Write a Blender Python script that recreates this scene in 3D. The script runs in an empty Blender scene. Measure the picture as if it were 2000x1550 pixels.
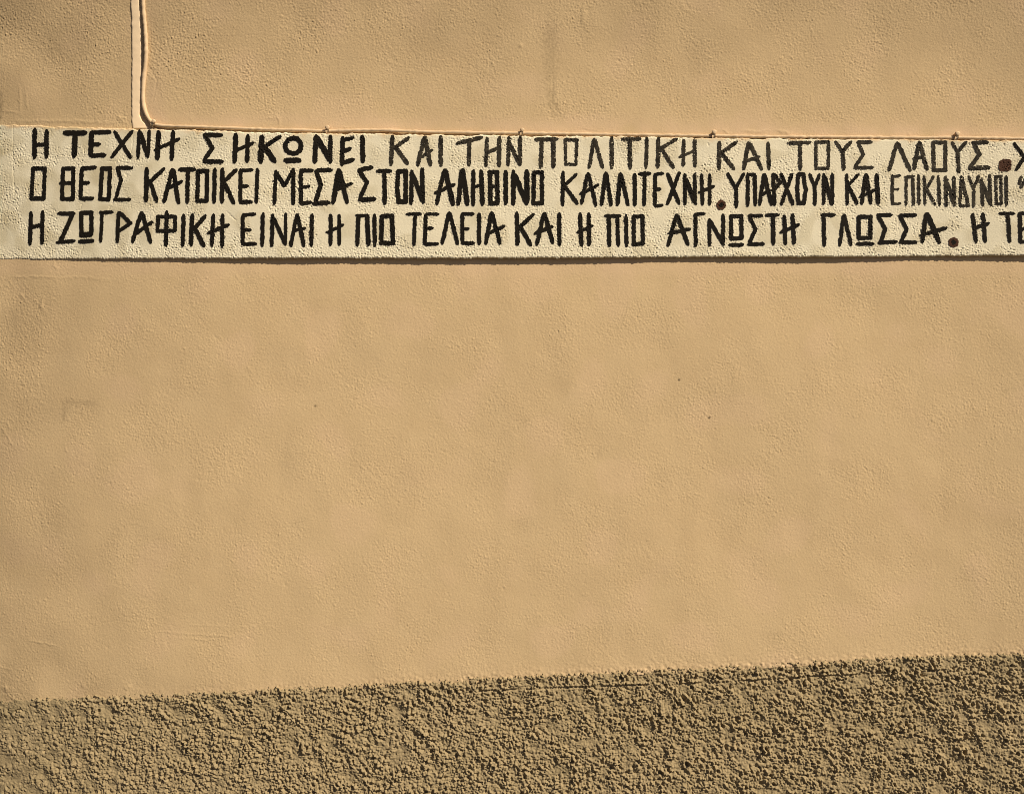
import bpy, math
import numpy as np

# ------------------------------------------------------------------ camera, world, sun, exposure
S = 0.0015          # metres of wall per photograph pixel
D = 2.9167          # camera to wall
ZC = 1.60           # height of the lens above the pavement
sc = bpy.context.scene
C = sc.collection
cam = bpy.data.cameras.new("camera"); cam.lens = 35.0; cam.sensor_width = 36.0
cam.clip_start = 0.05; cam.clip_end = 500
camo = bpy.data.objects.new("camera", cam); C.objects.link(camo)
camo.location = (0, -D, ZC); camo.rotation_euler = (math.radians(90), 0, 0)
sc.camera = camo

SUN = np.array((0.63, -0.47, 0.62)); SUN = SUN / np.linalg.norm(SUN)
elev = math.asin(SUN[2]); rot = math.atan2(SUN[0], SUN[1])
w = bpy.data.worlds.new("World"); sc.world = w; w.use_nodes = True
nt = w.node_tree; nt.nodes.clear()
sky = nt.nodes.new("ShaderNodeTexSky"); sky.sky_type = 'NISHITA'; sky.sun_disc = False
sky.sun_elevation = elev; sky.sun_rotation = rot; sky.dust_density = 1.5; sky.air_density = 0.3; sky.ozone_density = 0.0
bg = nt.nodes.new("ShaderNodeBackground"); bg.inputs[1].default_value = 0.05
ow = nt.nodes.new("ShaderNodeOutputWorld")
nt.links.new(sky.outputs[0], bg.inputs[0]); nt.links.new(bg.outputs[0], ow.inputs[0])
sl = bpy.data.lights.new("sun", 'SUN'); sl.energy = 5.0; sl.angle = math.radians(0.55)
sl.color = (1.0, 0.87, 0.67)
slo = bpy.data.objects.new("sun", sl); C.objects.link(slo)
slo.location = (4, -4, 6)
from mathutils import Vector
slo.rotation_euler = Vector((-SUN[0], -SUN[1], -SUN[2])).to_track_quat('-Z', 'Y').to_euler()
vs = sc.view_settings
vs.view_transform = 'Standard'; vs.look = 'None'; vs.exposure = 0.24; vs.gamma = 1.0
vs.use_curve_mapping = False
sc.cycles.filter_width = 0.9

# ------------------------------------------------------------------ helpers
def lean(px):
    """added curve that turns both wall ends from the sun to darken them, metres"""
    p = np.asarray(px, float)
    return .056 * (np.clip(540 - p, 0, 900) / 540) ** 2 - .016 * (np.clip(p - 1680, 0, 560) / 320) ** 2
def belly(px, py):
    """forward curve added above the band so the head catches less sun"""
    return .062 * (np.clip(250 - np.asarray(py, float), 0, 700) / 400) ** 2 * np.clip((np.asarray(px, float) * 0 + 1), 0, 1)
def P(px, py, d=0.0):
    d = float(d - lean(px) + belly(px, py))
    k = S * (D - d) / D
    return np.array(((px - 1000) * k, -d, ZC + (775 - py) * k))
def pix(x, z):
    """photograph pixel seen at a wall point"""
    px = x / S + 1000; py = 775 - (z - ZC) / S
    k = D / (D + lean(px) - belly(px, py))
    return x / S * k + 1000, 775 - (z - ZC) / S * k

def X(px, d=0.0): return (np.asarray(px, float) - 1000) * S * (D - d) / D
def Z(py, d=0.0): return ZC + (775 - np.asarray(py, float)) * S * (D - d) / D

NP = 2048; RES = 0.002
_fy = np.fft.fftfreq(NP, RES)[:, None]; _fx = np.fft.rfftfreq(NP, RES)[None, :]
def bp(seed, lam, bw=0.35, ax=1.0, az=1.0):
    """band-limited noise on a periodic 4.1 m square, unit variance; lam in metres"""
    rs = np.random.RandomState(seed)
    F = np.fft.rfft2(rs.standard_normal((NP, NP)))
    f = np.sqrt((_fx * ax) ** 2 + (_fy * az) ** 2); f0 = 1.0 / lam
    H = np.exp(-0.5 * ((f - f0) / (bw * f0)) ** 2); H[0, 0] = 0
    n = np.fft.irfft2(F * H, s=(NP, NP))
    return (n / n.std()).astype(np.float32)

def samp(a, x, z):
    u = np.asarray(x) / RES; v = np.asarray(z) / RES
    i = np.floor(u).astype(int); j = np.floor(v).astype(int)
    fu = (u - i).astype(np.float32); fv = (v - j).astype(np.float32)
    i0 = i % NP; i1 = (i + 1) % NP; j0 = j % NP; j1 = (j + 1) % NP
    return (a[j0, i0] * (1 - fu) + a[j0, i1] * fu) * (1 - fv) + (a[j1, i0] * (1 - fu) + a[j1, i1] * fu) * fv

def sst(a, b, t):
    t = np.clip((t - a) / (b - a), 0, 1); return t * t * (3 - 2 * t)

def graded(lo, hi, step, LO, HI, big):
    l = np.arange(lo - big, LO - big, -big)[::-1] if LO < lo else np.array([])
    m = np.arange(lo, hi + step * .5, step)
    r = np.arange(m[-1] + big, HI + big, big) if HI > hi else np.array([])
    return np.concatenate([l, m, r])

def seg_dist(x, z, pts):
    """distance to a polyline and the position along it (0..1)"""
    best = np.full(np.broadcast(x, z).shape, 1e9); par = np.zeros_like(best)
    pts = np.asarray(pts, float)
    L = np.hypot(*(pts[1:] - pts[:-1]).T); tot = L.sum() + 1e-9; acc = 0
    for (a, b, l) in zip(pts[:-1], pts[1:], L):
        t = np.clip(((x - a[0]) * (b[0] - a[0]) + (z - a[1]) * (b[1] - a[1])) / (l * l + 1e-12), 0, 1)
        dd = np.hypot(x - a[0] - t * (b[0] - a[0]), z - a[1] - t * (b[1] - a[1]))
        m = dd < best
        best = np.where(m, dd, best); par = np.where(m, (acc + t * l) / tot, par); acc += l
    return best, par

def mesh_object(name, verts, quads, mat, parent=None, attrs=None, smooth=True, ngons=()):
    me = bpy.data.meshes.new(name)
    verts = np.asarray(verts, np.float32); quads = np.asarray(quads, np.int32).reshape(-1, 4)
    nq = len(quads); tail = [i for n in ngons for i in n]
    me.vertices.add(len(verts)); me.vertices.foreach_set('co', verts.ravel())
    me.loops.add(nq * 4 + len(tail)); me.polygons.add(nq + len(ngons))
    me.loops.foreach_set('vertex_index', np.concatenate([quads.ravel(), np.array(tail, np.int32)]).astype(np.int32))
    starts = list(range(nq * 4, nq * 4 + 1)); st = nq * 4; ls = []
    for n in ngons: ls.append(st); st += len(n)
    me.polygons.foreach_set('loop_start', np.concatenate([np.arange(nq) * 4, np.array(ls)]).astype(np.int32))
    me.update(calc_edges=True); me.validate()
    if smooth: me.polygons.foreach_set('use_smooth', np.ones(len(me.polygons), bool))
    for k, v in (attrs or {}).items():
        a = me.attributes.new(k, 'FLOAT', 'POINT')
        full = np.zeros(len(verts), np.float32); full[:len(v)] = v
        a.data.foreach_set('value', full)
    me.materials.append(mat)
    o = bpy.data.objects.new(name, me); C.objects.link(o)
    if parent: o.parent = parent
    return o

def relief_solid(name, XX, YY, ZZ, mat, parent, back, attrs=None):
    """a grid of front-face points (rows bottom to top) closed at the back into a solid"""
    R, K = XX.shape
    V = np.stack([XX, YY, ZZ], -1).reshape(-1, 3)
    idx = np.arange(R * K).reshape(R, K)
    Q = np.stack([idx[:-1, :-1], idx[:-1, 1:], idx[1:, 1:], idx[1:, :-1]], -1).reshape(-1, 4)
    ring = np.concatenate([idx[0, :], idx[1:, -1], idx[-1, -2::-1], idx[-2:0:-1, 0]])
    B = V[ring].copy(); B[:, 1] = back
    bi = np.arange(len(ring)) + R * K
    V = np.concatenate([V, B])
    nx = np.roll(np.arange(len(ring)), -1)
    Q2 = np.stack([ring[nx], ring, bi, bi[nx]], -1)
    o = mesh_object(name, V, np.concatenate([Q, Q2]), mat, parent, attrs,
                    ngons=[list(bi[::-1])])
    me = o.data
    sm = np.ones(len(me.polygons), bool); sm[len(Q):] = False
    me.polygons.foreach_set('use_smooth', sm)
    return o

def empty(name, label, cat, loc=(0, 0, 0)):
    o = bpy.data.objects.new(name, None); C.objects.link(o); o.location = loc
    o['label'] = label; o['category'] = cat
    o.empty_display_size = 0.1; o['kind'] = 'thing'
    return o

# ------------------------------------------------------------------ materials
def M(name, base, var=None, var_scale=6.0, var2=None, var2_scale=40.0, rough=0.9,
      bump=0.0, bump_scale=500.0, attr=None, spec=0.25):
    """base colour with two scales of mottling, optional named stains and tints, fine bump"""
    m = bpy.data.materials.new(name); m.use_nodes = True
    t = m.node_tree; n = t.nodes; n.clear(); L = t.links.new
    out = n.new("ShaderNodeOutputMaterial"); b = n.new("ShaderNodeBsdfPrincipled")
    L(b.outputs[0], out.inputs[0])
    b.inputs['Roughness'].default_value = rough; b.inputs['Specular IOR Level'].default_value = spec
    tc = n.new("ShaderNodeTexCoord")
    col = n.new("ShaderNodeRGB"); col.outputs[0].default_value = (*base, 1); cur = col.outputs[0]
    def mix(cur, c2, fac):
        x = n.new("ShaderNodeMix"); x.data_type = 'RGBA'
        L(cur, x.inputs[6]); x.inputs[7].default_value = (*c2, 1); L(fac, x.inputs[0])
        return x.outputs[2]
    for c2, s, lo, hi in ((var, var_scale, .38, .68), (var2, var2_scale, .42, .72)):
        if c2 is None: continue
        nz = n.new("ShaderNodeTexNoise"); nz.inputs['Scale'].default_value = s
        nz.inputs['Detail'].default_value = 6; nz.inputs['Roughness'].default_value = .6
        L(tc.outputs['Object'], nz.inputs['Vector'])
        mr = n.new("ShaderNodeMapRange"); mr.inputs[1].default_value = lo; mr.inputs[2].default_value = hi
        L(nz.outputs[0], mr.inputs[0]); cur = mix(cur, c2, mr.outputs[0])
    for a, c2 in (attr or {}).items():
        at = n.new("ShaderNodeAttribute"); at.attribute_name = a
        cur = mix(cur, c2, at.outputs['Fac'])
    L(cur, b.inputs['Base Color'])
    if bump:
        nz = n.new("ShaderNodeTexNoise"); nz.inputs['Scale'].default_value = bump_scale
        nz.inputs['Detail'].default_value = 3
        L(tc.outputs['Object'], nz.inputs['Vector'])
        bu = n.new("ShaderNodeBump"); bu.inputs['Distance'].default_value = bump
        bu.inputs['Strength'].default_value = 1.0
        L(nz.outputs[0], bu.inputs['Height']); L(bu.outputs[0], b.inputs['Normal'])
    return m

m_wall = M("ochre_plaster", (.56, .417, .242), (.535, .393, .226), 2.2, (.575, .43, .252), 9.0, .92, .0004, 420,
           attr={'pink': (.62, .45, .285), 'dirt_and_falloff': (.22, .16, .09), 'chip': (.10, .07, .04)})
m_dado = M("tan_roughcast", (.305, .238, .138), (.27, .212, .118), 4.0, (.335, .262, .152), 30.0, .95, .0006, 350)
m_band = M("cream_plaster", (.715, .655, .50), (.675, .625, .48), 5.0, (.735, .675, .515), 30.0, .9, .0004, 420,
           attr={'pink': (.62, .42, .235), 'dirt_and_falloff': (.42, .35, .20)})
m_paint = M("black_paint", (.0065, .005, .0035), (.013, .010, .0065), 25.0, None, 40, .85, .0003, 420, spec=.15)
m_drypaint = M("thin_black_paint", (.012, .0095, .0065), (.055, .046, .032), 70.0, None, 40, .8, .0003, 420, spec=.15)
m_brown = M("brown_paint", (.060, .026, .015), (.042, .019, .011), 40.0, (.085, .038, .022), 120, .8, .0003, 420, spec=.15)
m_cable = M("painted_cable", (.60, .445, .285), (.55, .405, .255), 14.0, (.64, .48, .315), 60, .7, .0003, 300)
m_strip = M("smooth_peach_paint", (.90, .71, .49), (.87, .68, .465), 8.0, None, 40, .75, .0001, 300)
m_pave = M("grey_pavement", (.065, .058, .048), (.055, .05, .042), 2.0, (.075, .066, .055), 25, .95, .002, 60)

def pebbles(seed, n, rmin, rmax, power):
    """grit thrown onto a periodic panel: the highest of many rough domes at every point"""
    rs = np.random.RandomState(seed); H = np.zeros((600, NP), np.float32)
    rad = rmin + (rmax - rmin) * rs.rand(n) ** power
    cx = rs.rand(n) * NP * RES; cz = rs.rand(n) * 600 * RES; el = rs.uniform(.7, 1.4, n); th = rs.rand(n) * 3.14; up = rs.uniform(.7, 1.6, n)
    for r_, x_, z_, e_, t_, u_ in zip(rad, cx, cz, el, th, up):
        k = int(r_ * 1.45 / RES) + 1; i = int(x_ / RES); j = int(z_ / RES)
        a = (np.arange(i - k, i + k + 2) * RES - x_)[None, :]; b = (np.arange(j - k, j + k + 2) * RES - z_)[:, None]
        c, s_ = math.cos(t_), math.sin(t_)
        q = ((a * c + b * s_) / e_) ** 2 + ((b * c - a * s_) * e_) ** 2
        d = u_ * r_ * np.sqrt(np.clip(1 - q / (r_ * r_), 0, 1))
        ii = np.arange(i - k, i + k + 2) % NP; jj = np.arange(j - k, j + k + 2) % 600
        g = np.ix_(jj, ii); H[g] = np.maximum(H[g], d)
    return np.concatenate([H, H, H, H])[:NP]

# ------------------------------------------------------------------ relief noises
n600 = bp(1, .75, .35); n220 = bp(2, .24, .35); n90 = bp(3, .10, .4)
n30 = bp(4, .030, .4); n17 = bp(5, .017, .4); n10 = bp(6, .0105, .35); n6 = bp(7, .0065, .3)
patch = bp(8, .26, .5); patch2 = bp(9, .11, .5)
diag = bp(34, .016, .5, ax=.6, az=1.5)
peb = pebbles(15, 150000, .0012, .0041, 2.1)
gr18 = bp(11, .021, .35); gr12 = bp(12, .0135, .35); gr8 = bp(13, .0082, .3); gr60 = bp(14, .07, .5)
bn8 = bp(21, .0085, .35); bn5 = bp(22, .0058, .25); bn15 = bp(23, .018, .4)
edge6 = bp(31, .007, .4); edge14 = bp(32, .02, .45)
drag = bp(33, .013, .5, ax=.55, az=2.2)

XL, XR = X(-150), X(2150)          # finely modelled stretch
XLO, XRO = -3.6, 3.6               # the wall goes on, more coarsely
ZTOP = 3.6

# edges of the lettered band as they run along the wall (photograph pixels)
BX = [-3000, 0, 100, 280, 590, 870, 1120, 1430, 1690, 2000, 4000]
BT = [232, 243, 246.5, 251, 259, 263, 265, 269, 271, 273.5, 284]
BB = [508, 506.5, 506, 505, 503.5, 504, 503, 501.5, 501, 498.5, 490]
BD = [.0020, .0022, .0040, .0095, .0160, .0150, .0145, .0118, .0118, .0135, .0135]
def band_top(px): return np.interp(px, BX, BT)
def band_bot(px): return np.interp(px, BX, BB)
def band_dep(px): return np.interp(px, BX, BD)
DX = [-3000, 0, 400, 800, 1100, 1400, 1600, 2000, 5000]
DY = [1470, 1367, 1350, 1330, 1315, 1301, 1289, 1274, 1150]
def dado_top(px): return np.interp(px, DX, DY)

# marks worked into the plaster: (points in px, half width px, height mm)
MARKS = [
 ([(283,127),(292,131),(302,148),(306,158),(303,176),(301,190),(293,212)], 1.6, -.9),
 ([(303,176),(301,192),(292,215)], 3.0, .8),
 ([(58,1250),(115,1261)], 1.6, .9), ([(0,1302),(24,1307)], 1.4, .8), ([(300,1232),(380,1238),(470,1244)], 1.6, .55),
 ([(372,1220),(440,1222)], 1.3, .45), ([(330,1244),(420,1250)], 1.5, .35),
 ([(12,541),(70,540),(108,542),(110,553)], 1.8, .7), ([(104,514),(112,527)], 2.2, .8), ([(18,548),(30,566)], 1.4, .6),
 ([(45,548),(57,565)], 1.4, .55), ([(110,545),(150,541),(215,546)], 2.2, .5),
 ([(1207,633),(1221,592)], 1.0, -.45), ([(1212,636),(1226,592)], 1.0, -.4), ([(1218,628),(1231,590)], 1.0, .35),
 ([(1228,636),(1236,606)], 1.0, -.4), ([(1440,112),(1441,140)], 1.4, .5), ([(1434,112),(1433,135)], 1.2, .45), ([(1461,120),(1462,142)], 1.2, .45),
 ([(520,230),(548,230)], 1.6, .7), ([(536,221),(545,232),(546,246)], 1.6, .8), ([(1225,852),(1240,856)], 1.5, .4),
 ([(1140,12),(1139,48)], 4, .9), ([(1080,150),(1078,200),(1095,228)], 2.2, -.7),
 ([(0,385),(0,386)], 1, .1), ([(1450,255),(1480,258),(1500,254)], 2.5, .8), ([(1517,254),(1545,262)], 2.2, .9), ([(1410,254),(1425,260)], 2.5, .9),
 ([(330,252),(360,250),(372,247)], 3, 1.0), ([(440,253),(480,254)], 2.5, .9), ([(660,249),(690,248)], 2, .5), ([(1130,253),(1165,257)], 1.6, -.6),
 ([(0,830),(14,850),(26,872)], 2.2, .7), ([(8,818),(22,838)], 2.0, .6), ([(85,583),(80,596),(84,606)], 3.5, 1.2), ([(40,575),(46,583)], 4, 1.1),
 ([(10,1332),(12,1346),(18,1358),(30,1368)], 2.4, 1.2), ([(0,1340),(14,1344),(22,1352)], 2.2, 1.0), ([(20,1338),(24,1350)], 2, .9),
 ([(1195,1003),(1235,1004)], 1.2, -.35), ([(1000,823),(1022,820)], 1.4, -.4), ([(1300,1142),(1304,1138)],2,.5),
 ([(38,170),(40,220)], 2.2, .7), ([(50,180),(54,215)], 2.0, .6), ([(0,216),(38,221)], 2.0, .7), ([(225,222),(240,238),(248,240)], 2.4, 1.1),
 ([(232,228),(246,233)], 2, .9), ([(30,238),(120,236),(235,241)], 3.0, .9),
]
rs = np.random.RandomState(77)
for _ in range(95):      # brushed trowel ticks
    x0, y0 = rs.uniform(0, 2000), rs.uniform(20, 1290)
    if rs.rand() < .4: x0 *= .25
    a = math.radians(rs.choice([50, 60, 45, 10, 85]) + rs.uniform(-15, 15)); l = rs.uniform(8, 26)
    MARKS.append(([(x0, y0), (x0 + l * math.cos(a), y0 + l * math.sin(a))], rs.uniform(.9, 1.6), rs.choice([-1, 1]) * rs.uniform(.18, .45)))
PITS = [(1385,816,2.2),(1326,742,2.2),(615,793,2.0),(1720,758,1.8),(1576,790,1.6),(210,1264,1.8),(983,1149,1.8),(1167,1077,1.8),
        (1327,80,1.8),(37,58,1.8),(55,978,1.8),(1017,90,-3.2),(252,1340,-3.4),(246,1343,-3),(162,1338,-3),(1435,735,-2.4),(828,1147,1.8),(1940,834,1.6)]
for _ in range(260):
    PITS.append((rs.uniform(-100, 2100), rs.uniform(0, 1330), rs.uniform(1.1, 1.9) * rs.choice([-1, -1, -1, 1])))
STAINS = [([(122,822),(126,800),(127,785),(190,790)], 6, .30), ([(123,825),(127,800)], 3.6, .42), ([(1075,30),(1075,120),(1074,175)], 14, .34),
          ([(1074,165),(1078,205),(1094,228)], 7, .45), ([(1072,100),(1070,150)], 5, .2), ([(0,230),(0,180)], 5, .6), ([(0,228),(0,233)], 4, .8),
          ([(1780,577),(1776,584)], 4, .25), ([(1962,760),(1966,766)], 4, .3), ([(1000,1022),(1050,1018)], 14, .10),
          ([(1490,1243),(1530,1240)], 9, .12), ([(1165,888),(1172,884)], 7, .22), ([(571,1021),(584,1020),(597,1015)], 1.2, .4), ([(1018,826),(1034,819)], 1.2, .35), ([(560,880),(566,930)], 16, .07), ([(860,640),(866,760)], 22, .06), ([(1500,930),(1496,1120)], 26, .06)]

def apply_lines(xs, zs, lines, fn):
    for pts, hw, val in lines:
        w_ = np.array([P(*p)[[0, 2]] for p in pts]); r = hw * S * 3.2
        i0, i1 = np.searchsorted(xs, [w_[:, 0].min() - r, w_[:, 0].max() + r])
        j0, j1 = np.searchsorted(zs, [w_[:, 1].min() - r, w_[:, 1].max() + r])
        if i1 <= i0 or j1 <= j0: continue
        gx, gz = np.meshgrid(xs[i0:i1], zs[j0:j1])
        wob = .35 * hw * S * samp(edge14, gx, gz)
        d, par = seg_dist(gx + wob, gz + wob, w_)
        fn(slice(j0, j1), slice(i0, i1), np.exp(-(d / (hw * S)) ** 2) * np.minimum(1, .35 + 3 * np.minimum(par, 1 - par)), val)

def plaster(xs, zs):
    gx, gz = np.meshgrid(xs, zs)
    px, py = pix(gx, gz)
    pa = np.clip(.5 + .42 * samp(patch, gx, gz) + .2 * samp(patch2, gx, gz), 0, 1.3)       # grainy or smoothed patches
    upper = 1 - sst(300, 480, py)
    rough = (.42 + .55 * pa) * (1 + .25 * upper)
    # more coarsely worked corners
    def blob(cx, cy, rx, ry, a):
        nonlocal rough
        rough = rough + a * np.exp(-((px - cx) / rx) ** 2 - ((py - cy) / ry) ** 2)
    blob(110, 40, 170, 60, .9); blob(420, 170, 150, 60, .6); blob(330, 115, 60, 60, .5); blob(40, 700, 60, 170, .7); blob(580, 60, 110, 90, .4); blob(30, 1340, 40, 40, .8)
    # trowelled smooth strips just above the band and below it, around the cable
    sm = np.exp(-((py - band_top(px) + 18) / 16) ** 2) * sst(300, 340, px) + .9 * np.exp(-((px - 300) / 22) ** 2 - ((py - 185) / 45) ** 2) + np.exp(-((px - 267) / 14) ** 4) * (py < 250)
    sm = np.clip(sm + .6 * np.exp(-((py - 525) / 14) ** 2) + .8 * np.exp(-((px - 20) / 28) ** 2 - ((py - 190) / 28) ** 2), 0, 1)
    rough = rough * (1 - .75 * sm)
    near = np.exp(-np.clip(dado_top(px) - py, 0, None) / 9.0) * sst(-200, 1300, px)          # crumbs along the roughcast
    h = 1.2 * samp(n600, gx, gz) + .34 * samp(n220, gx, gz) + .09 * samp(n90, gx, gz)
    g17 = samp(n17, gx, gz); g10 = samp(n10, gx, gz); g6 = samp(n6, gx, gz)
    h = h + rough * (.05 * samp(n30, gx, gz) + .06 * g17 + .10 * g10 + .285 * g6 + .05 * samp(diag, gx, gz))
    h = h + rough * .30 * np.clip(g10 * .7 + .7 * g6 + .3 * g17 - 1.1, 0, 2) - rough * .16 * np.clip(-g10 - g6 * .5 - 1.6, 0, 2)
    h = h + .025 * samp(drag, gx, gz)
    h = h + near * (.25 * g10 + .45 * g17 + .3 * samp(n30, gx, gz) + .3)
    # curvature added to turn the left, right and top edges from the sun
    h = h - 1000 * lean(px) + 1000 * belly(px, py) - 30.0 * sst(9, 17, py - dado_top(px))
    dirt_and_falloff = np.zeros_like(gx); chip = np.zeros_like(gx)
    def addh(j, i, f, v): h[j, i] += f * v
    apply_lines(xs, zs, MARKS, addh)
    for cx, cy, r in PITS:
        p = P(cx, cy); R = abs(r) * S
        i0, i1 = np.searchsorted(xs, [p[0] - 4 * R, p[0] + 4 * R]); j0, j1 = np.searchsorted(zs, [p[2] - 4 * R, p[2] + 4 * R])
        if i1 <= i0 or j1 <= j0: continue
        a, b = np.meshgrid(xs[i0:i1] - p[0], zs[j0:j1] - p[2]); f = np.exp(-(a * a + b * b) / (R * R * 1.4))
        h[j0:j1, i0:i1] += f * (-1.1 if r > 0 else .9) * min(abs(r) / 2.2, 1.4)
        if r > 1.95: chip[j0:j1, i0:i1] = np.maximum(chip[j0:j1, i0:i1], np.clip(f * 1.3 - .2, 0, 1) * (r - 1.2))
    def addd(j, i, f, v): dirt_and_falloff[j, i] = np.maximum(dirt_and_falloff[j, i], f * v)
    apply_lines(xs, zs, STAINS, addd)
    streak = np.clip(samp(bp(41, .28, .8, ax=.6, az=1.6), gx, gz) - .5, 0, 1) * .05
    top_falloff = .12 * sst(250, 60, py) * np.clip(.75 + .3 * samp(n220, gx, gz), 0, 1.4)  # light falloff towards the wall's head, painted into the colour in patches
    edge_falloff = top_falloff + .26 * np.clip(samp(n220, gx, gz) * .4 + .6, 0, 1) * (sst(330, 0, px) * .9 + sst(1290, 1380, py) * .5)  # left-edge light falloff painted in, patchy; also darker just above the plinth
    dirt_and_falloff = np.clip(dirt_and_falloff * (.75 + .25 * g10) + streak + edge_falloff, 0, 1)  # real stains and streaks plus the painted edge falloff
    pink = np.clip(np.exp(-((py - band_top(px) + 14) / 20) ** 2) * (.55 + .25 * samp(n90, gx, gz)) * sst(230, 320, px)
                   + .7 * np.exp(-((px - 296) / 26) ** 2 - ((py - 195) / 60) ** 2) + .45 * np.exp(-((py - 522) / 16) ** 2)
                   + .35 * np.clip(samp(patch, gx + .7, gz) - .6, 0, 1) + .25 * near, 0, 1)
    return gx, -h * .001, gz, dict(dirt_and_falloff=dirt_and_falloff.ravel(), pink=pink.ravel(), chip=np.clip(chip, 0, 1).ravel())

# ------------------------------------------------------------------ pavement
pv = 14.0
mesh_object("pavement", [(-pv, -12, 0), (pv, -12, 0), (pv, .2, 0), (-pv, .2, 0)], [(0, 1, 2, 3)], m_pave, smooth=False)['kind'] = 'structure'

# ------------------------------------------------------------------ the wall: two plastered fields and the roughcast plinth
wall = empty("building_wall", "sunlit ochre plastered house wall with a rough tan plinth, behind the lettered band", "wall")
xs = graded(XL, XR, .0022, XLO, XRO, .010)
zs = graded(Z(285), Z(-70), .0022, Z(285), ZTOP, .012)
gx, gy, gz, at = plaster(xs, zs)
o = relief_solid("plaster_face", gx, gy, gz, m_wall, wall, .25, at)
o['label'] = 'upper plaster field above the cable and the lettered band'
zs = np.arange(Z(1395), Z(495), .0022)
# the lower field follows the slope of the plinth outside the frame as well
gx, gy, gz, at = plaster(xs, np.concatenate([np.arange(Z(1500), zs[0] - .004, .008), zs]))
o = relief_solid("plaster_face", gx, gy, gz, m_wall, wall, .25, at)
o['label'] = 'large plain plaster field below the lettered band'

xd = graded(XL, XR, .0017, XLO, XRO, .008)
tt = np.concatenate([np.linspace(0, .42, 34, endpoint=False), np.linspace(.42, 1, 290)])
zb = Z(1585)
gx = np.repeat(xd[None, :], len(tt), 0)
ztop = Z(dado_top(xd / S + 1000) - 14)
gz = np.where(tt[:, None] < .42, (tt[:, None] / .42) * zb, zb + (tt[:, None] - .42) / .58 * (ztop - zb)[None, :])
px, py = pix(gx, gz)
dep = (py - dado_top(px))                                   # px below the top edge
a18 = samp(gr18, gx, gz); a12 = samp(gr12, gx, gz); a8 = samp(gr8, gx, gz); a60 = samp(gr60, gx, gz)
amp = (.55 + .45 * sst(-50, 500, px)) * (1 + .18 * a60)
amp = amp * (1 - .35 * np.exp(-((px - 20) / 90) ** 2))
pb = samp(peb, gx, gz - .15)
pit = np.clip(-a18 - .55 * a12 - .95 + .25 * a60, 0, 1.6)
flat = sst(.5, 1.5, samp(patch2, gx + 1.1, gz) + .5 * samp(patch, gx, gz + .5))          # patches the trowel pressed flat
h = amp * (1 - .45 * flat) * (1.08 * pb + .0009 * a18 + .0007 * a12 + .0010 * a8 + .0006 * samp(edge6, gx, gz) - .0036 * pit)
h = h + .0014 + .0012 * a60 + .0009 * samp(n220, gx, gz)
# a tool line where two batches of render meet
tl = dado_top(px) + 27 + 3 * np.sin(px / 190.)
on = sst(900, 960, px) * (1 - sst(1820, 1900, px)) * np.clip(.6 + .5 * samp(patch2, gx, gz * 0 + .3), 0, 1)
h = h - .0045 * on * np.exp(-((py - tl - 1.5) / 2.0) ** 2) + .0025 * on * np.exp(-((py - tl + 2.5) / 2.4) ** 2)
edge = dep + 1.5 * samp(edge14, gx, gz) + 1.2 * samp(edge6, gx, gz) + 1.2 * samp(n90, gx, gz)
h = np.where(edge < 0, -.006, h) * sst(-2, 3, edge) - .006 * (1 - sst(-2, 3, edge))
o = relief_solid("roughcast_plinth", gx, lean(px) - h, gz, m_dado, wall, .26)
o['label'] = "coarse tan roughcast along the foot of the wall"
bpy.context.view_layer.update()

# ------------------------------------------------------------------ the lettered band
def band_h(x, z):
    """how far the band's face stands out at (x, z), metres"""
    px, py = pix(x, z)
    d = band_dep(px) - lean(px)
    sm = np.clip(.5 + .55 * samp(patch2, x, z + 1.3) + .25 * samp(patch, x, z), 0, 1)
    sm = np.clip(sm - .35 * np.exp(-((px - 230) / 70) ** 2) - .45 * np.exp(-((px - 390) / 40) ** 2 - ((py - 285) / 30) ** 2)
                 - .3 * np.exp(-((px - 200) / 60) ** 2 - ((py - 440) / 60) ** 2) + .6 * sst(470, 495, py), .12, 1.2)
    b8 = samp(bn8, x, z); b5 = samp(bn5, x, z); b15 = samp(bn15, x, z)
    n = sm * (.26 * b8 + .36 * b5 + .14 * b15 + .3 * np.clip(b8 - .9, 0, 2) - 1.5 * np.clip(-b8 - .7 * b5 - 1.1, 0, 1.2))
    n = n + .35 * samp(n220, x, z) + .2 * samp(n90, x, z)
    return d + .001 * n

CRACKS = [([(251,340),(247,350),(240,362),(236,371),(224,394),(214,410),(206,424),(196,430),(188,437)], .9), ([(263,262),(261,280),(259,300),(258,312)], .8),
          ([(166,395),(160,402),(158,410),(150,412)], .8), ([(104,410),(110,413)], 1.2), ([(163,482),(160,493)], 1.3), ([(210,316),(230,317)], .7), ([(70,300),(105,304)], .7),
          ([(27,232),(26,300),(29,380)], .7), ([(445,415),(464,432)], .8), ([(1380,282),(1381,287)], 1.4)]
def band_cracks(gx, gz):
    out = np.zeros_like(gx)
    for pts, hw in CRACKS:
        d, par = seg_dist(gx + .0012 * samp(edge14, gx, gz), gz + .0012 * samp(edge6, gx, gz), np.array([P(*p)[[0, 2]] for p in pts]))
        out = np.maximum(out, .0014 * np.exp(-(d / (hw * S)) ** 2))
    return out
xb = graded(XL, XR, .0017, X(-1400), X(3300), .006)
NR = 235
pxb = xb / S + 1000
kk = (D - band_dep(pxb) + lean(pxb)) / D                                  # the face stands nearer, so the same pixel is lower/higher on it
xt = xb
zt0 = ZC + (775 - band_bot(pxb)) * S * kk; zt1 = ZC + (775 - band_top(pxb)) * S * kk
zt0 = zt0 + .0004 * samp(edge14, xb, xb * 0 + .2) + .0007 * samp(edge6, xb, xb * 0 + .5) + .0003 * samp(n90, xb, xb * 0)
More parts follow.
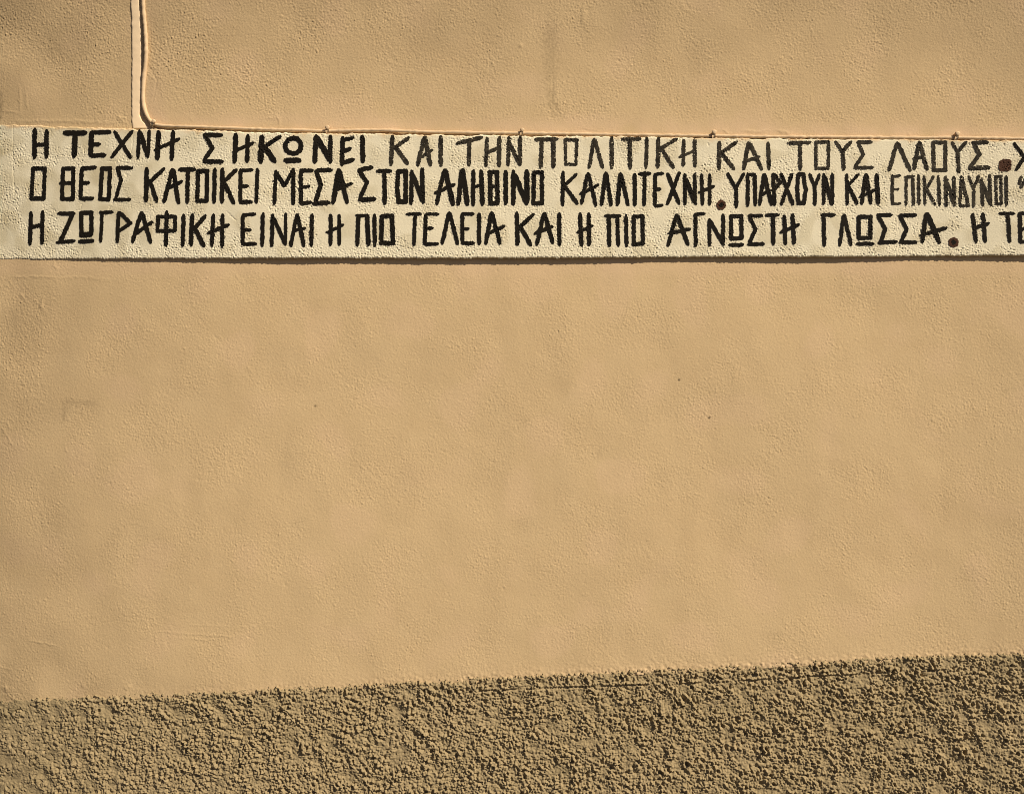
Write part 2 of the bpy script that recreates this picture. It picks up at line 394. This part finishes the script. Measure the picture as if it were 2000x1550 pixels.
zt1 = zt1 + .0006 * samp(edge14, xb, xb * 0 + .9) + .0003 * samp(edge6, xb, xb * 0 + 1.2) + .0009 * samp(n90, xb, xb * 0 + .4) + .0006 * samp(n30, xb, xb * 0 + .4)
t = np.linspace(0, 1, NR)[:, None]
gz = zt0[None, :] + t * (zt1 - zt0)[None, :]
gx = np.repeat(xb[None, :], NR, 0)
h = band_h(gx, gz)
h = h - band_cracks(gx, gz)
db = (gz - zt0[None, :]) / .004; dt = (zt1[None, :] - gz) / .005          # worn arrises
h = h - .0025 * np.clip(1 - db, 0, 1) ** 2 - .006 * np.clip(1 - dt, 0, 1) ** 2
px, py = pix(gx, gz)
pink = np.clip(1 - (py - band_top(px) - 4) / np.maximum(5 + 3 * samp(n30, gx, gz), 1.5), 0, 1) * np.clip(.5 + .5 * samp(n90, gx, gz) + .5 * (px < 260), 0, 1) * .8
pink = np.maximum(pink, np.exp(-((px - 225) / 45) ** 2 - ((py - 250) / 7) ** 2) * .8)
dirt_and_falloff = np.clip(.22 * sst(60, 0, px) + .28 * np.clip(samp(n90, gx, gz) - .3, 0, 1) + .25 * (px < 300) * np.clip(samp(patch2, gx, gz), 0, 1), 0, .8)  # patchy dirt, and darker towards the left end
band = empty("lettered_band", "long cream plaster band across the wall painted with three lines of black Greek capitals", "inscription")
relief_solid("plaster_slab", gx, -h, gz, m_band, band, .22, dict(pink=pink.ravel(), dirt_and_falloff=dirt_and_falloff.ravel()))

# ------------------------------------------------------------------ the writing, brush stroke by brush stroke
# one letter = strokes "width:x,y x,y" split by "/", a closed stroke ends in "z"; coordinates are fifths of a
# photograph pixel measured from (tile, 220)
TILE = [0, 280, 560, 840, 1120, 1400, 1690]
WORDS = [
("Η",0,["0|48:343,168 338,438/46:458,182 456,432/36:350,315 450,315"]),
("ΤΕΧΝΗ",0,["0|50:630,200 840,200/56:735,215 728,425","0|50:898,195 888,420/40:890,195 1078,192/38:895,310 975,310/42:890,422 1030,415",
 "0|38:1122,188 1275,438/40:1290,185 1097,432","0|36:1362,178 1350,438/46:1368,190 1448,428/34:1458,178 1448,435",
 "1|48:150,188 140,452/44:292,185 278,455/34:115,365 350,258"]),
("ΣΗΚΩΝΕΙ",0,["1|42:768,220 605,220 675,345 592,475/42:592,478 772,480","1|46:905,215 892,480/42:1022,225 1014,480/34:900,372 1072,297",
 "1|54:1160,238 1147,482/40:1165,350 1340,232/52:1195,350 1283,475",
 "2|44:65,248 105,258 135,290 142,330 130,370 100,392 65,400 30,390 -5,365 -14,325 -3,290 25,260z/52:-12,468 128,466",
 "2|46:288,228 276,482/54:295,240 430,475/42:430,232 426,485","2|42:548,242 541,508/36:545,268 648,246/38:552,382 622,350/42:541,492 652,458","2|46:740,232 746,480"]),
("ΚΑΙ",1,["2|40:1035,232 1020,508/36:1042,352 1192,248/38:1072,348 1180,498","2|40:1345,242 1281,512/42:1352,242 1405,510/30:1312,438 1422,366","2|42:1505,238 1506,512"]),
("ΤΗΝ",1,["3|38:268,298 505,242/38:385,270 380,512","3|34:558,248 546,518/40:678,242 675,520/32:552,395 680,337","3|34:772,242 763,512/36:772,292 880,508/36:880,238 880,500"]),
("ΠΟΛΙΤΙΚΗ",1,["3|36:1032,262 1238,260/38:1090,262 1082,532/42:1205,262 1206,530","3|28:1322,265 1436,265 1426,505 1326,505z",
 "4|34:202,258 156,536/36:207,258 285,536","4|38:374,248 376,536","4|32:474,259 652,258/40:550,262 555,545","4|34:716,252 712,536",
 "4|38:830,252 826,532/32:850,352 1010,257/34:866,362 978,535","4|34:1078,272 1073,518/35:1185,268 1188,522/26:1038,434 1192,367"]),
("ΚΑΙ",1,["5|38:25,288 22,546/36:42,396 192,288/36:52,402 168,552","5|38:312,290 264,552/36:322,295 438,552/32:264,480 415,432","5|36:502,298 511,546"]),
("ΤΟΥΣ",1,["5|34:703,300 908,291/36:812,302 818,552","5|30:970,290 1090,287 1090,543 970,543z","5|30:1162,288 1230,385/36:1308,288 1228,378/36:1230,380 1241,552",
 "5|36:1508,287 1372,292/32:1385,300 1430,410 1352,528/32:1348,540 1522,536"]),
("ΛΑΟΥΣ",1,["6|36:310,298 233,566/36:320,300 440,566","6|38:527,288 476,550/36:532,288 604,556/32:472,450 568,432","6|34:665,292 784,290 784,563 670,563z",
 "6|30:852,292 905,385/34:983,288 907,382/34:905,382 915,582","6|36:1198,291 1052,292/38:1062,302 1118,408 1022,538/40:1018,545 1208,536"]),
("Χ",0,["6|32:1456,302 1640,556/34:1640,292 1477,556"]),
("Ο",0,["0|40:326,546 440,546 431,839 311,840z"]),
("ΘΕΟΣ",0,["0|40:621,546 720,546 716,844 609,842z/34:592,690 728,686","0|40:802,545 790,838/38:800,546 936,537/34:800,690 872,686/38:792,840 908,839",
 "0|40:1001,548 1077,546 1064,846 981,842z","0|36:1288,540 1150,541 1184,662 1132,835/32:1118,850 1272,850"]),
("ΚΑΤΟΙΚΕΙ",0,["1|46:35,548 30,862/38:62,680 202,553/40:75,690 134,868","1|42:286,558 206,868/44:296,562 344,878/34:232,745 378,672",
 "1|40:355,556 506,556/40:438,560 430,876","1|40:536,571 625,571 620,861 530,861z","1|40:700,552 692,876","1|42:775,552 768,876/40:782,680 908,558/42:796,692 884,882",
 "1|38:950,558 950,878/34:950,566 1062,561/34:960,720 1022,716/38:950,876 1056,871","1|36:1115,552 1106,878"]),
("ΜΕΣΑ",0,["1|36:1295,572 1280,890/40:1297,582 1380,718/38:1465,562 1382,712/40:1465,556 1465,888","2|40:140,562 140,886/36:140,566 248,566/32:150,730 218,721/38:140,888 232,877",
 "2|42:438,560 290,566/44:290,575 335,700 282,880/42:264,886 412,880","2|46:506,562 456,878/44:515,562 590,876/34:470,760 632,692/40:500,660 530,730"]),
("ΣΤΟΝ",0,["2|40:838,535 710,560/40:706,566 784,680 716,838/44:716,850 862,842","2|36:890,570 1018,570/42:955,576 960,886","2|42:1090,576 1164,571 1164,868 1096,874 1080,750z",
 "2|40:1225,572 1216,886/44:1232,605 1335,875/42:1325,552 1330,876"]),
("ΑΛΗΘΙΝΟ",0,["3|38:140,558 66,892/48:150,562 224,896/36:52,784 236,702","3|44:310,562 276,892/48:320,562 365,896","3|40:425,568 420,902/42:500,572 514,896/28:425,730 510,700",
 "3|42:586,581 655,581 660,884 591,885z/30:576,720 664,720","3|42:740,572 740,888","3|44:815,577 815,892/48:828,605 945,888/50:945,572 950,876","3|38:1016,585 1095,582 1095,884 1011,885z"]),
("ΚΑΛΛΙΤΕΧΝΗ",0,["3|36:1300,582 1295,902/32:1302,720 1432,602/36:1320,722 1438,888","4|36:140,592 81,886/36:146,592 219,902/32:72,794 242,706","4|38:315,592 276,896/36:321,592 369,902",
 "4|42:460,597 431,900/38:466,602 534,900","4|38:598,602 602,902","4|38:648,597 748,596/36:698,600 690,902","4|36:800,602 796,900/32:800,605 872,592/34:805,750 848,746/30:798,914 868,906",
 "4|38:921,598 1029,886/36:1034,588 917,892","4|36:1090,608 1090,892/44:1097,650 1190,885/34:1185,602 1190,886","4|34:1252,608 1262,896/34:1330,608 1332,896/32:1228,780 1372,721"]),
("ΥΠΑΡΧΟΥΝ",0,["5|34:107,598 185,738/32:263,598 190,732/36:190,732 192,922","5|36:305,602 302,906/34:302,606 375,606/36:371,602 378,902","5|36:460,607 421,896/40:466,607 534,896/34:432,800 523,761",
 "5|36:550,598 565,902/34:562,602 620,680 562,750","5|36:627,598 744,896/36:733,602 632,892","5|38:796,606 845,602 870,750 850,884 796,884 785,750z","5|32:907,602 955,720/32:1003,607 957,718/36:958,712 958,896",
 "5|34:1045,602 1045,888/42:1052,625 1125,896/34:1128,602 1130,892"]),
("ΚΑΙ",0,["5|32:1270,607 1275,892/28:1286,715 1382,602/36:1290,722 1369,886","5|36:1452,608 1416,887/40:1460,608 1504,882/32:1402,824 1538,757","6|42:110,604 125,882"]),
("ΕΠΙΚΙΝΔΥΝΟΙ",1,["6|30:265,617 265,892/24:262,622 342,616/20:276,750 328,746/22:266,890 342,888","6|26:400,627 398,902/30:392,628 474,623/30:462,622 472,897","6|28:520,612 525,897",
 "6|26:575,622 585,902/26:592,755 667,622/28:602,752 680,892","6|28:715,622 725,902","6|32:785,628 790,912/34:787,642 872,906/32:865,628 870,902","6|26:940,622 925,898/32:941,627 1005,902/24:922,912 1013,908",
 "6|26:1012,622 1055,740/26:1110,618 1060,740/28:1060,736 1058,917","6|32:1135,652 1150,902/34:1142,682 1230,902/32:1215,613 1225,897","6|26:1276,625 1325,622 1330,889 1281,890z","6|30:1375,622 1380,897"]),
("“",1,["6|28:1524,624 1502,696/28:1572,634 1520,733"]),
("Η",0,["0|42:305,978 295,1282/40:420,968 412,1277/36:310,1120 423,1090"]),
("ΖΩΓΡΑΦΙΚΗ",0,["0|38:578,985 728,985/44:714,988 592,1258/34:562,1266 728,1252","0|42:796,981 895,977 895,1182 796,1188z/40:790,1200 900,1192/42:780,1260 908,1251",
 "0|34:1000,976 985,1258/32:978,976 1102,971","0|38:1160,977 1148,1262/36:1167,972 1278,1080 1157,1160","0|40:1381,978 1297,1262/40:1390,978 1474,1267/36:1312,1195 1486,1068",
 "1|36:146,1016 311,1016 311,1151 141,1156z/40:230,968 222,1297","1|40:395,1002 386,1297","1|42:478,998 468,1292/42:492,1142 608,1008/44:512,1142 594,1302","1|38:685,1002 671,1297/40:775,998 770,1306/38:638,1174 832,1096"]),
("ΕΙΝΑΙ",0,["1|38:975,998 970,1282/32:972,1000 1092,991/32:980,1145 1048,1145/34:972,1285 1098,1281","1|38:1170,988 1162,1297","1|38:1265,1002 1255,1297/38:1272,1022 1390,1288/30:1392,988 1388,1290",
 "2|36:101,998 41,1297/38:106,998 169,1297/32:62,1150 178,1131","2|38:248,998 240,1297"]),
("Η",0,["2|38:430,1002 430,1292/36:512,1002 515,1287/32:393,1170 553,1096"]),
("ΠΙΟ",0,["2|32:682,1005 798,1005/40:700,1004 692,1292/44:785,1004 800,1292","2|38:858,1002 862,1297","2|42:931,1011 1030,1007 1040,1274 926,1271z"]),
("ΤΕΛΕΙΑ",0,["2|30:1173,990 1312,990/36:1255,1000 1245,1292","2|36:1360,992 1350,1282/28:1358,990 1482,990/32:1365,1130 1423,1126/34:1348,1285 1472,1281","3|38:185,978 121,1277/38:191,978 270,1277",
 "3|36:315,988 318,1272/34:317,990 423,990/30:322,1135 378,1135/36:317,1275 428,1275","3|38:480,988 480,1282","3|40:600,978 546,1277/38:606,978 684,1277/36:562,1180 722,1111"]),
("ΚΑΙ",0,["3|40:850,983 855,1287/38:872,1120 1008,997/40:892,1127 984,1292","3|40:1111,988 1046,1282/40:1120,988 1199,1272/38:1028,1180 1193,1111","3|40:1262,988 1265,1287"]),
("Η",0,["4|40:65,988 80,1292/38:150,988 155,1292/32:43,1170 183,1106"]),
("ΠΙΟ",0,["4|32:314,1008 456,1008/40:345,1012 352,1297/36:430,1012 438,1297","4|36:515,1008 520,1297","4|38:591,1016 675,1012 680,1280 591,1285z"]),
("ΑΓΝΩΣΤΗ",0,["4|36:1005,1003 926,1297/40:1015,1003 1119,1287/36:934,1180 1136,1136","4|36:1192,988 1195,1302/34:1188,994 1277,986","4|36:1328,1043 1328,1292/38:1332,1053 1465,1287/36:1462,998 1462,1278",
 "5|38:141,1010 240,1010 245,1225 141,1230z/38:130,1291 252,1291","5|34:442,1006 316,1006/36:320,1012 380,1140 317,1276/36:308,1285 457,1282","5|34:484,1000 602,1000/40:550,1006 552,1282",
 "5|38:660,1008 670,1282/40:740,998 755,1277/34:624,1170 802,1092"]),
("ΓΛΩΣΣΑ",0,["5|38:1045,1003 1050,1297/36:1024,1001 1147,1001","5|36:1240,1003 1201,1292/36:1246,1003 1311,1292","5|40:1386,1020 1500,1016 1500,1220 1386,1225z/38:1374,1280 1526,1280",
 "6|36:257,1000 122,1001/38:126,1010 195,1135 152,1258/36:134,1270 306,1262","6|36:492,1000 337,1005/38:341,1010 405,1140 352,1258/36:343,1266 496,1266","6|40:595,988 556,1262/46:606,992 724,1267/38:543,1195 786,1127"]),
("Η",0,["6|38:1050,993 1080,1262/38:1150,988 1170,1257/36:1062,1125 1202,1082"]),
("ΤΕ",0,["6|32:1313,985 1452,985/36:1390,992 1410,1257","6|38:1510,982 1515,1257/32:1508,985 1618,981/32:1515,1135 1578,1131/34:1512,1260 1618,1256"]),
]
G = .001            # lettering grid
def paint_cells(name, x0, x1, z0, z1, field, mat, lift=.0011):
    """lay paint where field(x, z) < 0, following the band's face"""
    nx = int((x1 - x0) / G) + 1; nz = int((z1 - z0) / G) + 1
    gx, gz = np.meshgrid(x0 + np.arange(nx + 1) * G, z0 + np.arange(nz + 1) * G)
    cx = gx[:-1, :-1] + G / 2; cz = gz[:-1, :-1] + G / 2
    keep = field(cx, cz) < 0
    idx = np.arange(gx.size).reshape(gx.shape)
    Q = np.stack([idx[:-1, :-1], idx[:-1, 1:], idx[1:, 1:], idx[1:, :-1]], -1)[keep]
    used, inv = np.unique(Q, return_inverse=True)
    x = gx.ravel()[used]; z = gz.ravel()[used]
    V = np.stack([x, -(band_h(x, z) + lift), z], -1)
    return mesh_object(name, V, inv.reshape(-1, 4), mat, band)

seedx = 0.0
for word, dry, letters in WORDS:
    strokes = []
    for le in letters:
        tile, body = le.split("|"); ox = TILE[int(tile)]
        for st in body.split("/"):
            wd, pts = st.split(":"); closed = pts.endswith("z")
            pp = [tuple(map(float, q.split(","))) for q in pts.rstrip("z").split()]
            if closed: pp.append(pp[0])
            wp = []
            for q in pp:
                X_, Y_ = ox + q[0] / 5, 220 + q[1] / 5
                wp.append(P(X_, Y_, float(band_dep(X_)))[[0, 2]])
            strokes.append((np.array(wp), float(wd) / 5 * S * .5, closed))
    allp = np.concatenate([s[0] for s in strokes])
    m_ = .018
    def field(x, z, strokes=strokes, dry=dry):
        wob = .0004 * samp(edge14, x, z) + .00055 * samp(edge6, x, z) - .0003
        f = np.full(x.shape, 1e9)
        for wp, hw, closed in strokes:
            d, par = seg_dist(x, z, wp)
            tap = 1.0 if closed else 1 - .30 * np.clip(1 - np.minimum(par, 1 - par) / .10, 0, 1) ** 2
            f = np.minimum(f, d - hw * 1.0 * tap)
        f = f + wob
        pit = -np.minimum(samp(bn8, x, z) + .6 * samp(bn5, x, z), 0)             # pits the brush missed
        if dry:
            f = np.maximum(f, .0011 * (pit + .7 * samp(drag, x, z) - 2.3) + .35 * np.minimum(f, 0) * 0)
            f = f + .0005 * np.clip(pit - .8, 0, 2)
        else:
            f = f + .0005 * np.clip(pit - .9, 0, 2)
        return f
    o = paint_cells("painted_word" if len(word) > 1 else ("quotation_mark" if word == "“" else "painted_letter"),
                    allp[:, 0].min() - m_, allp[:, 0].max() + m_, allp[:, 1].min() - m_, allp[:, 1].max() + m_,
                    field, m_drypaint if dry else m_paint)
    o['label'] = ("%s black Greek lettering reading %s" % ("thin dry-brushed" if dry else "bold", word)) if word != "“" else "opening quotation mark in thin black paint"

def dot(px, py, r, square, core):
    c = P(px, py, float(band_dep(px))); R = r * S
    def f(x, z):
        a, b = x - c[0], z - c[2]
        d = (np.abs(a) ** 4 + np.abs(b) ** 4) ** .25 if square else np.hypot(a, b)
        return d - R + .0008 * samp(edge6, x, z) + .0006 * samp(edge14, x, z) + .0006 * np.clip(-samp(bn8, x, z) - 1.2, 0, 2)
    o = paint_cells("painted_dot", c[0] - R - .006, c[0] + R + .006, c[2] - R - .006, c[2] + R + .006, f, m_brown)
    o['label'] = "square brown painted full stop" if square else "round brown painted full stop with dark core"
    if core:
        def g(x, z): return np.hypot(x - c[0], z - c[2]) - core * S + .0012 * samp(edge6, x, z)
        q = paint_cells("dark_core", c[0] - R, c[0] + R, c[2] - R, c[2] + R, g, m_paint, .0014)
        q.parent = o
dot(1963, 323, 11.8, True, 0)
dot(1408.6, 400.2, 9.3, False, 4.4)
dot(1862.4, 473, 9.8, False, 4.6)

# ------------------------------------------------------------------ cable, its clips, and the flat strip beside it
def tube(path, rad, seg=14):
    path = np.asarray(path, float); n = len(path)
    T = np.gradient(path, axis=0); T /= np.linalg.norm(T, axis=1)[:, None]
    N = np.cross(T, np.array((0, -1., 0))); N /= np.linalg.norm(N, axis=1)[:, None]
    B = np.cross(T, N); a = np.linspace(0, 2 * np.pi, seg, endpoint=False)
    V = path[:, None, :] + np.asarray(rad)[:, None, None] * (N[:, None, :] * np.cos(a)[None, :, None] + B[:, None, :] * np.sin(a)[None, :, None])
    idx = np.arange(n * seg).reshape(n, seg); r = np.roll(idx, -1, 1)
    Q = np.stack([idx[:-1], r[:-1], r[1:], idx[1:]], -1).reshape(-1, 4)
    return V.reshape(-1, 3), Q, [list(idx[0][::-1]), list(idx[-1])]

def smooth_path(pts, step=.006):
    pts = np.asarray(pts, float)
    L = np.concatenate([[0], np.cumsum(np.linalg.norm(np.diff(pts, axis=0), axis=1))])
    q = np.arange(0, L[-1], step); out = np.stack([np.interp(q, L, pts[:, k]) for k in range(3)], -1)
    for _ in range(5):
        o2 = out.copy(); o2[1:-1] = (out[:-2] + out[1:-1] * 2 + out[2:]) / 4; out = o2
    return out
CP = [(279,-900,.002),(279.5,-400,.002),(279.2,-120,.0015),(279.2,0,.0012),(280.5,25,.0015),(283,50,.003),(285,80,.0045),(285.6,105,.0048),(284,128,.0035),(281,150,.0018),
      (279.4,175,.0012),(279.2,195,.0012),(281,210,.0015),(285.5,224,.0025),(291,234,.0035),(296.5,240.5,.005),(303,244.5,.006),(318,246.3,.006),(370,247.8,.005),(440,250.3,.005),(520,253,.005),(600,255,.0055),(637,256.5,.0055),
      (690,255,.0065),(740,254.5,.008),(790,256.5,.008),(840,258.3,.006),(930,259.6,.0055),(1018,260.5,.0055),(1120,262,.0058),(1250,264,.0058),(1393,265.8,.0058),(1480,267.2,.006),(1600,268,.006),(1700,268.6,.0055),(1790,269.3,.006),(1865,269.2,.0058),
      (1940,270.5,.006),(2060,272,.006),(2400,274,.006),(3000,278,.006)]
path = smooth_path([P(a, b, d) for a, b, d in CP])
pw = path[:, 0]
rad = .0051 + .0009 * sst(Z(246), Z(225), path[:, 2]) + .0005 * samp(edge14, path[:, 0], path[:, 2]) + .0003 * samp(n90, path[:, 0], path[:, 2])
V, Q, caps = tube(path, rad)
cable = empty("cable", "peach-painted cable bending down the wall and along the top of the lettered band", "cable", tuple(path[len(path) // 3]))
bpy.context.view_layer.update()
o = mesh_object("sheath", V - np.array(cable.location), Q, m_cable, cable, ngons=caps)

def clip_mesh(c, ang):
    """a cable clip clogged with paint: a saddle over the cable and the nail driven beside it"""
    vs, qs, ng = [], [], []
    def add(V, Q, caps=()):
        b = sum(len(v) for v in vs); vs.append(np.asarray(V, float)); qs.append(np.asarray(Q) + b)
        ng.extend([[i + b for i in n_] for n_ in caps])
    # saddle
    a = np.linspace(-.2, math.pi + .2, 9); W = .0045
    R0, R1 = .0066, .0085
    ring = [(R * math.cos(t_), -R * math.sin(t_)) for R in (R0, R1) for t_ in a]
    V = [(sx, y_, z_) for sx in (-W, W) for (z_, y_) in ring]
    Q = []
    n = len(a)
    for i in range(n - 1):
        for base in (0, 2 * n):
            f_ = (base + i, base + i + 1, base + n + i + 1, base + n + i); Q.append(f_ if base else f_[::-1])
        Q.append((n + i, n + i + 1, 3 * n + i + 1, 3 * n + i)); Q.append((i + 1, i, 2 * n + i, 2 * n + i + 1))
    add(V, Q)
    # nail with a domed, blobby head standing out above the cable
    ang_ = np.linspace(0, 2 * np.pi, 12, endpoint=False)
    prof = [(.004, .0040), (-.004, .0046), (-.0070, .0054), (-.0085, .0064), (-.0102, .0062), (-.0114, .0044), (-.0118, .0018)]
    V = [(.001 + r_ * math.cos(t_) * (1 + .12 * math.sin(3 * t_)), y_, .0082 + r_ * math.sin(t_)) for y_, r_ in prof for t_ in ang_]
    Q = []
    for k in range(len(prof) - 1):
        for i in range(12):
            j = (i + 1) % 12; Q.append((k * 12 + i, k * 12 + j, (k + 1) * 12 + j, (k + 1) * 12 + i))
    add(V, Q, [list(range(12))[::-1], list(range((len(prof) - 1) * 12, len(prof) * 12))])
    V = np.concatenate(vs); Q = np.concatenate(qs)
    ca, sa = math.cos(ang), math.sin(ang)
    V2 = V.copy(); V2[:, 0] = V[:, 0] * ca - V[:, 2] * sa; V2[:, 2] = V[:, 0] * sa + V[:, 2] * ca
    return V2, Q, ng
for (cx, cy, d, ang, big) in ((299, 243.2, .0065, -.5, 1.0), (640, 256.5, .0055, .05, 1.05), (1019, 260.5, .0055, -.06, .95), (1393, 265.8, .0058, .04, 1.1), (1866, 269.2, .0058, -.05, 1.15)):
    V, Q, ng = clip_mesh(None, ang)
    mesh_object("cable_clip", V * big + P(cx, cy, d) - np.array(cable.location), Q, m_cable, cable, ngons=ng)

# flat strip: slim, slightly uneven box with eased edges, splayed where it meets the band
ly = np.array([-900, -400, -60, 0, 40, 90, 130, 170, 200, 222, 232, 240, 249])
lx = np.array([261, 260, 258.5, 258, 257.6, 256.5, 255.3, 254.3, 253.8, 253.6, 253.8, 254, 254.5])
rx = np.array([277, 276, 274.5, 274, 275, 275.5, 275, 273.5, 271, 269.3, 273, 280, 289])
zz = np.arange(Z(249), Z(-900), .0035)
yy = 775 - (zz - ZC) / S
l = X(np.interp(yy, ly, lx)) + .0006 * samp(edge14, zz * 0 + .4, zz); r = X(np.interp(yy, ly, rx)) + .0005 * samp(edge14, zz * 0 + .8, zz)
uu = np.array([0, .02, .07, .15, .3, .5, .7, .85, .93, .98, 1.0]); prof = np.array([-.003, .0008, .0017, .0018, .0018, .0017, .0015, .0012, .0010, .0006, -.003])
gx = l[:, None] + uu[None, :] * (r - l)[:, None]; gz = np.repeat(zz[:, None], len(uu), 1)
base = .0006 - lean(1000 + gx / S) + belly(gx, 775 - (gz - ZC) / S) + .0012 * samp(n600, gx, gz) + .00034 * samp(n220, gx, gz) + .0004
gy = -(base + prof[None, :] + .00012 * samp(n30, gx, gz)) + .0045 * 0
strip = relief_solid("trunking_strip", gx, gy, gz, m_strip, None, .18)
strip['label'] = "smooth pale peach flat strip running up the wall beside the cable"; strip['category'] = "trunking"
